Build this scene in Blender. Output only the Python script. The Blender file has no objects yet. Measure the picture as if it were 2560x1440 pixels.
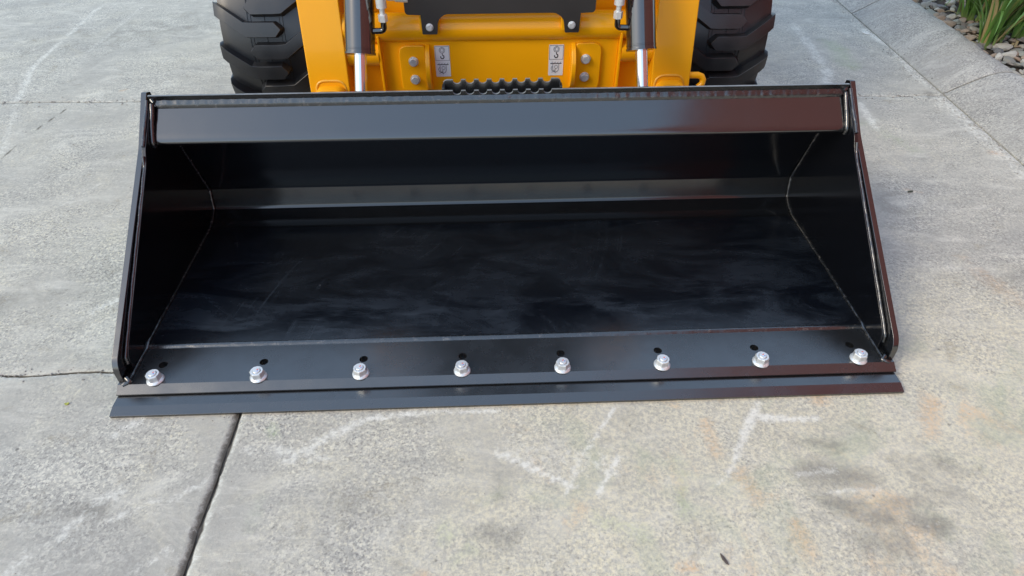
import bpy, bmesh, math, random
import numpy as np
from mathutils import Vector, Matrix, noise
random.seed(7); RNG = np.random.default_rng(7)
S = bpy.context.scene
C = S.collection
PI = math.pi

# ------------------------------------------------------------ camera, sky, sun, exposure
def make_camera():
    p, y, r = math.radians(41.402), math.radians(2.1707), math.radians(-0.0537)
    f = Vector((math.sin(y)*math.cos(p), math.cos(y)*math.cos(p), -math.sin(p)))
    rt = Vector((math.cos(y), -math.sin(y), 0)); up = rt.cross(f)
    R = math.cos(r)*rt + math.sin(r)*up; U = -math.sin(r)*rt + math.cos(r)*up
    cam = bpy.data.cameras.new('camera'); o = bpy.data.objects.new('camera', cam); C.objects.link(o)
    m = Matrix(((R.x, U.x, -f.x, -0.0402), (R.y, U.y, -f.y, -0.9499), (R.z, U.z, -f.z, 1.2171), (0, 0, 0, 1)))
    o.matrix_world = m
    cam.sensor_width = 36; cam.lens = 1579.03/2560*36; cam.clip_start = 0.02; cam.clip_end = 500
    S.camera = o
make_camera()
SUN_EL, SUN_AZ = math.radians(37), math.radians(240)      # azimuth clockwise from +Y
W = bpy.data.worlds.new('World'); S.world = W; W.use_nodes = True
nt = W.node_tree; bg = nt.nodes['Background']
sky = nt.nodes.new('ShaderNodeTexSky'); sky.sky_type = 'NISHITA'; sky.sun_disc = False
sky.sun_elevation = SUN_EL; sky.sun_rotation = SUN_AZ
sky.air_density = 1.3; sky.dust_density = 2.0; sky.ozone_density = 1.0
hs = nt.nodes.new('ShaderNodeHueSaturation'); hs.inputs['Saturation'].default_value = 1.25
nt.links.new(sky.outputs[0], hs.inputs['Color'])
mx = nt.nodes.new('ShaderNodeMix'); mx.data_type = 'RGBA'; mx.inputs[0].default_value = .42      # high thin overcast veil
mx.inputs[7].default_value = (8.5, 11.1, 14.8, 1)
nt.links.new(hs.outputs[0], mx.inputs[6]); nt.links.new(mx.outputs[2], bg.inputs[0])
bg.inputs[1].default_value = 0.13
sl = bpy.data.lights.new('sun', 'SUN'); sl.energy = 1.35; sl.angle = math.radians(20); sl.color = (1, .87, .68)
so = bpy.data.objects.new('sun', sl); C.objects.link(so)
d = Vector((math.sin(SUN_AZ)*math.cos(SUN_EL), math.cos(SUN_AZ)*math.cos(SUN_EL), math.sin(SUN_EL)))
so.rotation_euler = d.to_track_quat('Z', 'Y').to_euler()
S.view_settings.view_transform = 'Standard'; S.view_settings.look = 'None'
S.view_settings.gamma = 1; S.view_settings.use_curve_mapping = False
S.view_settings.exposure = 0.27

# ------------------------------------------------------------ materials
class Mat:
    def __init__(s, name):
        s.m = bpy.data.materials.new(name); s.m.use_nodes = True
        s.t = s.m.node_tree; s.b = s.t.nodes['Principled BSDF']
    def n(s, typ, ins=None, **props):
        nd = s.t.nodes.new('ShaderNode'+typ)
        for k, v in props.items(): setattr(nd, k, v)
        for k, v in (ins or {}).items(): s.put(nd.inputs[k], v)
        return nd
    def put(s, sock, v):
        if isinstance(v, bpy.types.NodeSocket): s.t.links.new(v, sock)
        elif isinstance(v, bpy.types.Node): s.t.links.new(v.outputs[0], sock)
        else:
            if isinstance(v, tuple) and len(v) == 3 and sock.type == 'RGBA': v = v+(1,)
            sock.default_value = v
    def set(s, **kw):
        for k, v in kw.items(): s.put(s.b.inputs[k.replace('_', ' ')], v)
        return s
    def coord(s, out='Object', scale=(1, 1, 1), rot=(0, 0, 0), loc=(0, 0, 0)):
        tc = s.n('TexCoord'); mp = s.n('Mapping', {'Vector': tc.outputs[out], 'Scale': scale, 'Rotation': rot, 'Location': loc})
        return mp.outputs[0]
    def noise(s, vec, scale, detail=4, rough=.55, dist=0):
        return s.n('TexNoise', {'Vector': vec, 'Scale': scale, 'Detail': detail, 'Roughness': rough, 'Distortion': dist}).outputs[0]
    def ramp(s, fac, a, b, va=0., vb=1.):
        return s.n('MapRange', {0: fac, 1: a, 2: b, 3: va, 4: vb}, clamp=True).outputs[0]
    def mix(s, fac, a, b, mode='MIX'):
        nd = s.n('Mix', data_type='RGBA', blend_type=mode)
        s.put(nd.inputs[0], fac); s.put(nd.inputs[6], a); s.put(nd.inputs[7], b)
        return nd.outputs[2]
    def math(s, op, a, b=0.):
        nd = s.n('Math', operation=op); s.put(nd.inputs[0], a); s.put(nd.inputs[1], b); nd.use_clamp = False
        return nd.outputs[0]
    def bump(s, h, strength=.3, dist=.001):
        b = s.n('Bump', {'Height': h, 'Strength': strength, 'Distance': dist}); s.put(s.b.inputs['Normal'], b.outputs[0])

def mat_concrete(name, tint=(1.06, 1.03, .905), attr=True):
    M = Mat(name); P = M.coord('Object')
    big = M.noise(P, 1.3, 4, .6, .8)
    mid = M.noise(P, 6.5, 7, .68, .5)
    mid2 = M.noise(M.coord('Object', loc=(4, 2, 0)), 19, 6, .7, .4)
    str_ = M.noise(M.coord('Object', scale=(1, 3.0, 1), rot=(0, 0, -.35)), 5, 7, .70, .9)
    fine = M.noise(P, 95, 5, .80)
    fine2 = M.noise(M.coord('Object', loc=(1, 7, 0)), 150, 4, .75, .4)
    vor2 = M.n('TexVoronoi', {'Vector': P, 'Scale': 30.}, feature='F1')
    c = M.mix(M.ramp(big, .36, .64), (.335, .335, .335), (.44, .435, .42))
    c = M.mix(M.ramp(mid, .35, .68, 0, .7), c, (.50, .495, .475))
    c = M.mix(M.ramp(mid2, .55, .75, 0, .4), c, (.27, .27, .27))
    c = M.mix(M.ramp(str_, .54, .72, 0, .36), c, (.27, .27, .27))
    c = M.mix(M.ramp(str_, .44, .30, 0, .6), c, (.60, .595, .585))
    cover = M.ramp(M.noise(M.coord('Object', loc=(9, 1, 0)), 2.6, 5, .65, .6), .38, .60, .12, 1.)       # how far the paste has worn off the aggregate
    lite = M.mix(M.ramp(big, .4, .6), (.66, .66, .65), (.70, .67, .56))
    c = M.mix(M.math('MULTIPLY', M.ramp(fine, .51, .60, 0, .85), cover), c, lite)
    c = M.mix(M.math('MULTIPLY', M.ramp(fine2, .48, .39, 0, .74), cover), c, (.19, .195, .215))
    agg = M.n('TexVoronoi', {'Vector': P, 'Scale': 210., 'Randomness': 1.}, feature='F1')
    ac = M.n('SeparateColor', {'Color': agg.outputs['Color']}).outputs[0]
    c = M.mix(M.math('MULTIPLY', M.ramp(ac, .84, .92, 0, .50), cover), c, (.16, .16, .175))
    c = M.mix(M.math('MULTIPLY', M.ramp(ac, .25, .15, 0, .55), cover), c, (.72, .71, .66))
    sw = M.noise(M.coord('Object', scale=(1, 2.4, 1), rot=(0, 0, .5), loc=(5, 5, 0)), 3.4, 8, .72, 1.2)
    c = M.mix(M.ramp(sw, .52, .70, 0, .26), c, (.27, .27, .27))
    c = M.mix(M.ramp(sw, .47, .34, 0, .45), c, (.66, .655, .63))
    sm = M.noise(M.coord('Object', scale=(1, 4.5, 1), rot=(0, 0, .62), loc=(2, 8, 0)), 6, 7, .75, 1.5)
    c = M.mix(M.math('MULTIPLY', M.ramp(sm, .58, .72, 0, .65), M.ramp(mid, .4, .6)), c, (.78, .78, .77))
    spots = M.math('MULTIPLY', M.ramp(vor2.outputs['Distance'], .15, .08), M.ramp(M.noise(P, 21, 2), .57, .62))
    c = M.mix(M.math('MULTIPLY', spots, .7), c, (.10, .10, .105))
    if attr:
        sep = M.n('SeparateColor', {'Color': M.n('Attribute', attribute_name='marks').outputs['Color']})
        sep2 = M.n('SeparateColor', {'Color': M.n('Attribute', attribute_name='marks_b').outputs['Color']})
        n1 = M.noise(P, 70, 6, .75, .4); n2 = M.noise(P, 11, 7, .7, .7); n3 = M.noise(M.coord('Object', loc=(3, 3, 0)), 5, 6, .68, .8)
        def masked(src, n, k, lo_, hi_, amt):          # mask * ragged noise
            return M.math('MULTIPLY', M.ramp(M.math('ADD', src, M.math('MULTIPLY', M.math('SUBTRACT', n, .5), k)), lo_, hi_), amt)
        brk = M.ramp(fine, .42, .56, .2, 1)
        c = M.mix(M.math('MULTIPLY', masked(sep2.outputs[0], n3, 2.4, .10, 1.0, .62), brk), c, (.75, .705, .56))
        c = M.mix(masked(sep2.outputs[0], M.noise(M.coord('Object', loc=(7, 3, 0)), 4.2, 5, .65, .8), 4.5, 1.1, 2.0, .42), c, (.30, .38, .27))
        c = M.mix(M.math('MULTIPLY', masked(sep2.outputs[0], M.noise(M.coord('Object', loc=(2, 13, 0)), 6, 5, .65, .8), 4.5, 1.25, 2.1, .6), brk), c, (.66, .40, .20))
        c = M.mix(masked(sep2.outputs[1], n2, 2.2, .10, .80, .66), c, (.20, .197, .19))
        c = M.mix(M.math('MULTIPLY', masked(sep.outputs[1], n2, 1.6, .2, 1.0, .55), brk), c, (.34, .45, .28))
        c = M.mix(M.math('MULTIPLY', masked(sep.outputs[2], n2, 1.8, .2, 1.0, .6), brk), c, (.62, .38, .20))
        c = M.mix(M.math('MULTIPLY', M.ramp(fine, .36, .52, .5, 1), masked(sep.outputs[0], M.math('ADD', M.math('MULTIPLY', n1, .6), M.math('MULTIPLY', n2, .4)), 3.3, .27, .84, .80)), c, (.78, .79, .79))
        c = M.mix(masked(sep2.outputs[2], n1, 1.0, .25, .6, .85), c, (.10, .092, .08))
    c = M.mix(1., c, tint, 'MULTIPLY')
    M.set(Base_Color=c, Roughness=.88, Specular_IOR_Level=.2)
    h = M.math('ADD', M.math('MULTIPLY', fine, 1.), M.math('MULTIPLY', mid2, .8))
    M.bump(h, .45, .002)
    return M.m

def mat_black_paint(name, dust=0., rough=.13, base=(.0045, .005, .006), ior=2.12):
    M = Mat(name); P = M.coord('Object')
    n = M.noise(P, 14, 5, .6)
    r = M.ramp(n, .3, .75, rough*.85, rough*1.35)
    c = base
    wav = M.noise(M.coord('Object', scale=(.35, 1, 1)), 7, 2, .5)
    if dust:
        a = M.noise(M.coord('Object', scale=(1, 2.6, 1), rot=(0, 0, .25), loc=(3.1, .2, 0)), 3.3, 7, .68, 1.1)
        b = M.noise(M.coord('Object', scale=(1, 4, 1), rot=(0, 0, -.5)), 7, 6, .7, .9)
        yy = M.n('SeparateXYZ', {0: M.coord('Object')}).outputs[1]
        front = M.ramp(yy, .70, .22, .35, 1)
        m = M.math('MULTIPLY', M.math('MULTIPLY', M.ramp(a, .44, .74), M.ramp(b, .3, .7, .35, 1)), M.math('MULTIPLY', front, dust))
        sc = M.noise(M.coord('Object', scale=(1, 14, 1), rot=(0, 0, .18)), 22, 3, .6)
        m = M.math('ADD', m, M.math('MULTIPLY', M.ramp(sc, .69, .73), .05*dust))
        for cx_, cy_, k_ in ((.55, .05, 1.), (-.45, .75, 2.)):            # wiped, curved scuffs
            q = M.n('VectorMath', {0: P, 1: (cx_, cy_, 0)}, operation='SUBTRACT')
            ln = M.n('VectorMath', {0: q.outputs[0]}, operation='LENGTH').outputs['Value']
            cmb = M.n('CombineXYZ', {0: M.math('MULTIPLY', ln, 26.), 1: M.noise(P, 1.3, 2), 2: k_})
            m = M.math('ADD', m, M.math('MULTIPLY', M.math('MULTIPLY', M.ramp(M.noise(cmb.outputs[0], 2., 4, .6), .56, .72), M.ramp(M.noise(P, 3.1+k_, 3, .6, .5), .50, .66)), .16*dust/.36))
        speck = M.n('TexVoronoi', {'Vector': P, 'Scale': 8.}, feature='F1')
        m2 = M.ramp(speck.outputs['Distance'], .016, .010, 0, .4)
        c = M.mix(m, base, (.075, .098, .125)); c = M.mix(m2, c, (.5, .5, .48))
        r = M.math('ADD', r, M.math('MULTIPLY', m, .8))
    M.set(Base_Color=c, Roughness=r, IOR=ior, Specular_IOR_Level=.5)
    fine = M.noise(P, 220, 2, .5)
    M.bump(M.math('ADD', M.math('MULTIPLY', wav, 1.), M.math('MULTIPLY', fine, .012)), .22, .0022)
    return M.m

def mat_weld():
    M = Mat('painted_weld'); P = M.coord('Object')
    v = M.noise(P, 160, 3, .6); w = M.noise(P, 70, 4, .7)
    M.set(Base_Color=M.mix(M.ramp(w, .56, .72, 0, .6), (.007, .008, .009), (.14, .13, .12)), Roughness=M.ramp(v, .3, .7, .14, .30), IOR=2.0)
    M.bump(w, .35, .0012)
    return M.m

def mat_simple(name, col, rough, metal=0., spec=.5, var=.12, nscale=18, bump=0., bscale=120, coat=0.):
    M = Mat(name); P = M.coord('Object')
    n = M.noise(P, nscale, 5, .6)
    dark = tuple(v*(1-var) for v in col); lite = tuple(min(1, v*(1+var)) for v in col)
    M.set(Base_Color=M.mix(M.ramp(n, .3, .7), dark, lite), Roughness=M.ramp(n, .3, .7, rough*.85, min(1, rough*1.2)),
          Metallic=metal, Specular_IOR_Level=spec, Coat_Weight=coat, Coat_Roughness=.08)
    if bump: M.bump(M.noise(P, bscale, 3, .6), bump, .001)
    return M.m

def mat_rubber():
    M = Mat('tyre_rubber'); P = M.coord('Object')
    n = M.noise(P, 9, 5, .6); g = M.noise(P, 200, 3)
    M.set(Base_Color=M.mix(M.ramp(n, .35, .7), (.007, .0075, .009), (.017, .018, .020)), Roughness=M.ramp(n, .3, .7, .30, .42), Specular_IOR_Level=.75)
    M.bump(g, .15, .0006); return M.m

def mat_stone():
    M = Mat('garden_stone'); P = M.coord('Object')
    oi = M.n('ObjectInfo')
    cr = M.n('ValToRGB', {'Fac': oi.outputs['Random']})
    cols = [(0, (.20, .20, .175)), (.16, (.30, .22, .155)), (.3, (.095, .10, .115)), (.42, (.36, .34, .28)), (.56, (.22, .24, .21)),
            (.7, (.16, .135, .12)), (.8, (.29, .19, .125)), (.92, (.50, .49, .44))]
    el = cr.color_ramp.elements; cr.color_ramp.interpolation = 'CONSTANT'
    el[0].color = cols[0][1]+(1,); el[1].position = cols[1][0]; el[1].color = cols[1][1]+(1,)
    for p, c in cols[2:]: e = el.new(p); e.color = c+(1,)
    n = M.noise(P, 60, 5, .65); c = M.mix(M.ramp(n, .35, .7, 0, .5), cr.outputs[0], (.42, .40, .35))
    M.set(Base_Color=c, Roughness=.8); M.bump(n, .5, .002); return M.m

def mat_leaf():
    M = Mat('strap_leaf'); oi = M.n('ObjectInfo'); P = M.coord('Object')
    z = M.n('SeparateXYZ', {0: P}).outputs[2]
    st = M.noise(M.coord('Object', scale=(60, 60, 3)), 5, 3)
    a = M.mix(oi.outputs['Random'], (.045, .13, .02), (.13, .27, .045))
    a = M.mix(M.ramp(st, .35, .7, 0, .5), a, (.16, .27, .06))
    a = M.mix(M.ramp(z, .06, .0, 0, .6), a, (.28, .32, .12))
    a = M.mix(M.ramp(oi.outputs['Random'], .87, .93), a, (.34, .27, .12))
    M.set(Base_Color=a, Roughness=.42, Transmission_Weight=0.); return M.m

def mat_mark(name, col):
    return mat_simple(name, col, .5, var=.2)

MC = mat_concrete('worn_concrete'); MKERB = mat_concrete('kerb_concrete', (.87, .85, .79), attr=False)
MBASE = mat_simple('joint_dirt', (.085, .075, .062), .95, var=.4, nscale=60, bump=.6)
BLK = mat_black_paint('gloss_black_paint'); BLKB = mat_black_paint('inner_paint_darkened', base=(.003, .0035, .005), ior=1.68); BLKF = mat_black_paint('dusty_black_paint', dust=.34, rough=.19, base=(.0025, .0035, .006), ior=1.72)  # same black paint, inner and floor copies darkened to deepen the bucket's interior shade
BLKE = mat_black_paint('edge_black_paint', dust=0, rough=.24, base=(.010, .0105, .011))
WELD = mat_weld(); SHEEN = mat_simple('painted_edge_sheen', (.20, .215, .215), .45, var=.25, nscale=30)  # pale edge colour stands in for sky sheen on the upward faces
YEL = mat_simple('yellow_paint', (.98, .43, .004), .32, var=.03, nscale=5, spec=.32, coat=.25, bump=.03, bscale=90)
YELW = mat_simple('yellow_weld', (.86, .42, .03), .3, var=.1, nscale=40, spec=.6, bump=.6, bscale=90)
ZINC = mat_simple('zinc_steel', (.76, .78, .77), .34, metal=.5, var=.12, nscale=90, bump=.1)
CHROME = mat_simple('chrome_rod', (.82, .82, .83), .09, metal=1, var=.04)
SATIN = mat_simple('satin_black_sheet', (.028, .025, .023), .55, var=.15, nscale=6)
RUB = mat_rubber(); RIM = mat_simple('rim_paint', (.75, .34, .01), .35)
CYLP = mat_black_paint('cylinder_paint', rough=.07, base=(.010, .009, .0085))
WHITE = mat_simple('white_vinyl', (.74, .76, .78), .4, var=.03); INK = mat_simple('ink', (.02, .02, .025), .5)
RED = mat_mark('red_marker', (.75, .07, .04)); BLUE = mat_mark('blue_marker', (.05, .10, .55))
GLASS = mat_simple('tinted_glass', (.01, .012, .014), .06, spec=.7)
MAROON = mat_simple('maroon_sheet', (.42, .12, .095), .6, var=.2, nscale=2)
SOIL = mat_simple('garden_soil', (.055, .043, .033), .95, var=.4, nscale=40, bump=.8)
STONE = mat_stone(); LEAF = mat_leaf(); DRY = mat_simple('dry_leaf', (.36, .29, .16), .7, var=.2)

# ------------------------------------------------------------ mesh helpers
def finish(o, smooth=True, angle=35):
    me = o.data
    if smooth:
        me.polygons.foreach_set('use_smooth', [True]*len(me.polygons)); me.set_sharp_from_angle(angle=math.radians(angle))
    me.update()
def link(name, me, mat, parent=None, kind=None):
    o = bpy.data.objects.new(name, me); C.objects.link(o)
    if mat is not None and not me.materials: me.materials.append(mat)
    if parent: o.parent = parent
    if kind: o['kind'] = kind
    return o
def obj(name, bm, mat, parent=None, kind=None, smooth=True, bevel=0., angle=35):
    bmesh.ops.recalc_face_normals(bm, faces=bm.faces)
    me = bpy.data.meshes.new(name); bm.to_mesh(me); bm.free()
    o = link(name, me, mat, parent, kind); finish(o, smooth, angle)
    if bevel:
        b = o.modifiers.new('bevel', 'BEVEL'); b.width = bevel; b.segments = 2; b.limit_method = 'ANGLE'; b.angle_limit = math.radians(30)
        b.harden_normals = True
    return o
def empty(name, loc, label, cat, group=None, kind=None):
    o = bpy.data.objects.new(name, None); C.objects.link(o); o.location = loc; o.empty_display_size = .1
    if label: o['label'] = label
    if cat: o['category'] = cat
    if group: o['group'] = group
    if kind: o['kind'] = kind
    return o
def box(bm, x0, x1, y0, y1, z0, z1):
    v = [bm.verts.new((x, y, z)) for z in (z0, z1) for y in (y0, y1) for x in (x0, x1)]
    for f in ((0, 1, 3, 2), (4, 6, 7, 5), (0, 4, 5, 1), (2, 3, 7, 6), (0, 2, 6, 4), (1, 5, 7, 3)): bm.faces.new([v[i] for i in f])
def prism(bm, poly, x0, x1):                 # polygon in (y, z) extruded along x
    a = [bm.verts.new((x0, y, z)) for y, z in poly]; b = [bm.verts.new((x1, y, z)) for y, z in poly]
    n = len(poly); bm.faces.new(a[::-1]); bm.faces.new(b)
    for i in range(n): bm.faces.new((a[i], a[(i+1) % n], b[(i+1) % n], b[i]))
def plate_xz(bm, poly, y0, y1):              # polygon in (x, z) extruded along y
    a = [bm.verts.new((x, y0, z)) for x, z in poly]; b = [bm.verts.new((x, y1, z)) for x, z in poly]
    n = len(poly); bm.faces.new(a[::-1]); bm.faces.new(b)
    for i in range(n): bm.faces.new((a[i], a[(i+1) % n], b[(i+1) % n], b[i]))
def sheet(path, t):                          # open (y, z) path thickened away from the viewer side
    out = []
    for i, p in enumerate(path):
        a = Vector(path[max(i-1, 0)]); b = Vector(path[min(i+1, len(path)-1)]); d = (b-a).normalized()
        out.append((p[0]+d.y*t, p[1]-d.x*t))
    return list(path)+out[::-1]
def tube(bm, pts, r, seg=10, caps=True):
    pts = [Vector(p) for p in pts]; rings = []; rr = r if isinstance(r, (list, tuple)) else [r]*len(pts)
    up = None
    for i, p in enumerate(pts):
        d = (pts[min(i+1, len(pts)-1)]-pts[max(i-1, 0)]).normalized()
        if up is None: up = Vector((0, 0, 1)) if abs(d.z) < .9 else Vector((0, 1, 0))
        s = d.cross(up).normalized(); up = s.cross(d).normalized()
        rings.append([bm.verts.new(p+(s*math.cos(2*PI*k/seg)+up*math.sin(2*PI*k/seg))*rr[i]) for k in range(seg)])
    for i in range(len(rings)-1):
        for k in range(seg): bm.faces.new((rings[i][k], rings[i][(k+1) % seg], rings[i+1][(k+1) % seg], rings[i+1][k]))
    if caps: bm.faces.new(rings[0][::-1]); bm.faces.new(rings[-1])
def resample(path, step):
    out = []
    for a, b in zip(path[:-1], path[1:]):
        a = Vector(a); b = Vector(b); n = max(1, int((b-a).length/step))
        out += [a+(b-a)*(i/n) for i in range(n)]
    return out+[Vector(path[-1])]
def weld(name, path, r, parent, mat=None, seed=0, lump=.35, flat=1.):
    bm = bmesh.new(); pts = resample(path, .005); rr = []
    for i, p in enumerate(pts):
        rip = .5+.5*math.sin(i*1.25+3*noise.noise(Vector((i*.05, seed, 0))))
        rr.append(r*(1+lump*.22*(rip-.5)+lump*.7*noise.noise(Vector((i*.09, seed*3.1, 1)))))
        pts[i] = p+Vector((noise.noise(Vector((i*.13, seed, 5)))*.0012, 0, noise.noise(Vector((i*.11, seed, 9)))*.0012))
    tube(bm, pts, rr, 8)
    return obj(name, bm, mat or WELD, parent, angle=80)
def ngon(cx, cz, r, n, a0=0): return [(cx+r*math.cos(a0+2*PI*k/n), cz+r*math.sin(a0+2*PI*k/n)) for k in range(n)]
def rrect(x0, x1, z0, z1, r, n=5):
    out = []
    for cx, cz, a in ((x1-r, z1-r, 0), (x0+r, z1-r, PI/2), (x0+r, z0+r, PI), (x1-r, z0+r, 1.5*PI)):
        for k in range(n+1): t = a+PI/2*k/n; out.append((cx+r*math.cos(t), cz+r*math.sin(t)))
    return out
def rounded(poly, rad):                      # round the corners given per vertex radius
    out = []; n = len(poly)
    for i in range(n):
        p = Vector(poly[i]); r = rad[i] if isinstance(rad, (list, tuple)) else rad
        if r <= 0: out.append(tuple(p)); continue
        a = (Vector(poly[i-1])-p); b = (Vector(poly[(i+1) % n])-p); r1 = min(r, a.length*.45, b.length*.45)
        A = p+a.normalized()*r1; B = p+b.normalized()*r1
        for k in range(6):
            t = k/5; q = A*(1-t)**2+p*2*t*(1-t)+B*t*t; out.append(tuple(q))
    return out

# ------------------------------------------------------------ the ground: concrete slabs with open joints
def yb(x): return 1.69-.0225*x                 # the joint behind the bucket
def xk(y): return 1.88+.062*y                  # foot of the kerb
MK = dict(
 white=[((-2.329,3.118),(-2.243,2.148),.022,.75),((-2.243,2.148),(-2.114,1.766),.03,.8),((-2.114,1.766),(-1.924,1.3),.03,.55),((-2.072,3.145),(-2.063,2.319),.018,.6),
  ((-.045,-.125),(.116,-.219),.010,.95),((.24,-.015),(.141,-.155),.006,.85),((.141,-.155),(.097,-.241),.010,.6),((.226,-.153),(.169,-.24),.010,.85),
  ((.588,-.016),(.526,-.106),.016,.8),((.526,-.106),(.473,-.188),.013,.7),((.473,-.188),(.42,-.235),.010,.5),((.579,-.057),(.715,-.066),.013,.95),
  ((-.509,-.13),(-.381,-.045),.024,.55),((-.44,-.075),(-.36,-.03),.020,.6),((-.36,-.025),(-.2,-.008),.014,.75),((-.2,-.008),(-.034,-.010),.010,.8),((-.928,-.049),(-.882,-.006),.02,.75),
  ((-.892,-.212),(-.849,-.195),.02,.7),((-.731,-.219),(-.642,-.155),.014,.6),((1.657,2.576),(1.58,1.95),.05,.55),((1.58,1.95),(1.465,1.663),.05,.6),((1.571,1.579),(1.536,1.359),.03,.65),
  ((2.0,2.438),(2.03,2.252),.04,.9),((2.03,2.25),(1.96,1.75),.04,.6),((1.95,1.6),(1.92,.9),.08,.5),((-1.003,-.368),(-.904,-.257),.03,.55),((-.849,-.263),(-.76,-.215),.012,.7),((-1.165,.374),(-1.119,.422),.02,.7),
  ((-.02,-.125),(.2,-.17),.05,.4),((-1.86,1.735),(-1.6,1.735),.016,.6),((-2.1,1.725),(-1.9,1.73),.012,.7),((1.6,1.655),(1.9,1.65),.012,.6),((-1.3,.14),(-1.0,.14),.012,.6),((-1.0,.155),(-.96,.155),.012,.8),((-2.2,1.3),(-1.75,1.25),.06,.35),((-.62,-.1),(-.48,-.12),.015,.4),
  ((-1.5,1.0),(-1.3,1.15),.05,.35),((-1.9,.9),(-1.45,.95),.07,.3),((-.70,-.33),(-.78,-.40),.02,.5),((-.55,-.10),(-.42,-.13),.02,.45),((.62,-.21),(.70,-.205),.012,.5),((.67,-.255),(.78,-.25),.012,.55)],
 crack=[((-1.855,1.677),(-1.885,1.5),.006,.7),((-1.885,1.5),(-1.9,1.238),.005,.6)],
 dark=[((.64,-.125),(.72,-.135),.035,.6),((.63,-.2),(.76,-.226),.045,.75),((.66,-.29),(.74,-.31),.05,.7),((.81,-.332),(.86,-.34),.04,.6),((-.042,-.236),(-.038,-.178),.03,.55),
  ((-.057,-.316),(-.03,-.33),.035,.55),((.68,-.362),(.75,-.37),.06,.6),((-.357,-.251),(-.386,-.32),.05,.35),((-.959,-.228),(-.871,-.24),.03,.6),((1.93,1.68),(1.90,1.64),.03,.7),
  ((.85,-.2),(.97,-.2),.05,.35),((-.742,.326),(-.7,.3),.06,.3),((1.35,1.2),(1.3,.8),.12,.35),((1.5,.45),(1.65,.3),.1,.35),((-1.55,.35),(-1.2,.5),.12,.3),((-2.3,2.4),(-1.7,2.7),.25,.35),((.75,-.29),(.95,-.27),.03,.4)],
 green=[((-.565,-.041),(-.56,-.06),.022,.8),((-.155,-.303),(-.15,-.32),.035,.7),((1.742,2.275),(1.72,2.0),.08,.75),((.361,-.174),(.342,-.288),.03,.55),((-.546,-.226),(-.551,-.297),.035,.35),
  ((.165,-.299),(.259,-.328),.035,.55),((1.5,1.4),(1.6,1.2),.1,.4),((-.13,-.38),(-.1,-.35),.03,.5)],
 orange=[((1.014,-.021),(.964,-.112),.035,.75),((.446,-.058),(.449,-.146),.025,.7),((.565,-.323),(.574,-.382),.025,.75),((.306,-.403),(.336,-.408),.02,.95),((-1.69,1.853),(-1.703,1.84),.02,.8),
  ((1.89,1.148),(1.911,1.132),.025,.8),((.487,-.199),(.509,-.267),.03,.55),((1.401,.525),(1.457,.304),.05,.4),((-.2,-.41),(-.19,-.4),.02,.6),((.40,-.39),(.42,-.36),.02,.6),((1.42,.9),(1.47,.88),.015,.6)])
def seg_mask(X, Y, segs):
    out = np.zeros_like(X)
    for (a, b, w, s) in segs:
        ax, ay = a; dx, dy = b[0]-ax, b[1]-ay; L = dx*dx+dy*dy+1e-9
        t = np.clip(((X-ax)*dx+(Y-ay)*dy)/L, 0, 1)
        dd = np.hypot(X-ax-t*dx, Y-ay-t*dy)/w
        out = np.maximum(out, s*np.exp(-dd**2*1.6))
    return out
ground = empty('ground', (0, 0, 0), None, None, kind='structure')
bm = bmesh.new()
v = [bm.verts.new(p) for p in ((-80, -60, -.013), (80, -60, -.013), (80, 100, -.013), (-80, 100, -.013))]; bm.faces.new(v)
link_base = obj('base_sheet', bm, mat_concrete('yard_concrete', attr=False), ground, 'structure', smooth=False)
for x0, x1, y0, y1 in ((-.70, -.60, -3.2, 1.9), (-3.7, -.7, .10, .19), (-3.7, 2.15, 1.60, 1.81), (-8, 2.3, 5.15, 5.25), (-8, 8, -3.05, -2.95), (-3.65, -3.55, -2.95, 5.15), (1.6, 1.8, -8, -3.05)):
    bm = bmesh.new(); v = [bm.verts.new(p) for p in ((x0, y0, -.0095), (x1, y0, -.0095), (x1, y1, -.0095), (x0, y1, -.0095))]; bm.faces.new(v)
    obj('joint_fill', bm, MBASE, ground, 'structure', smooth=False)

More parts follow.
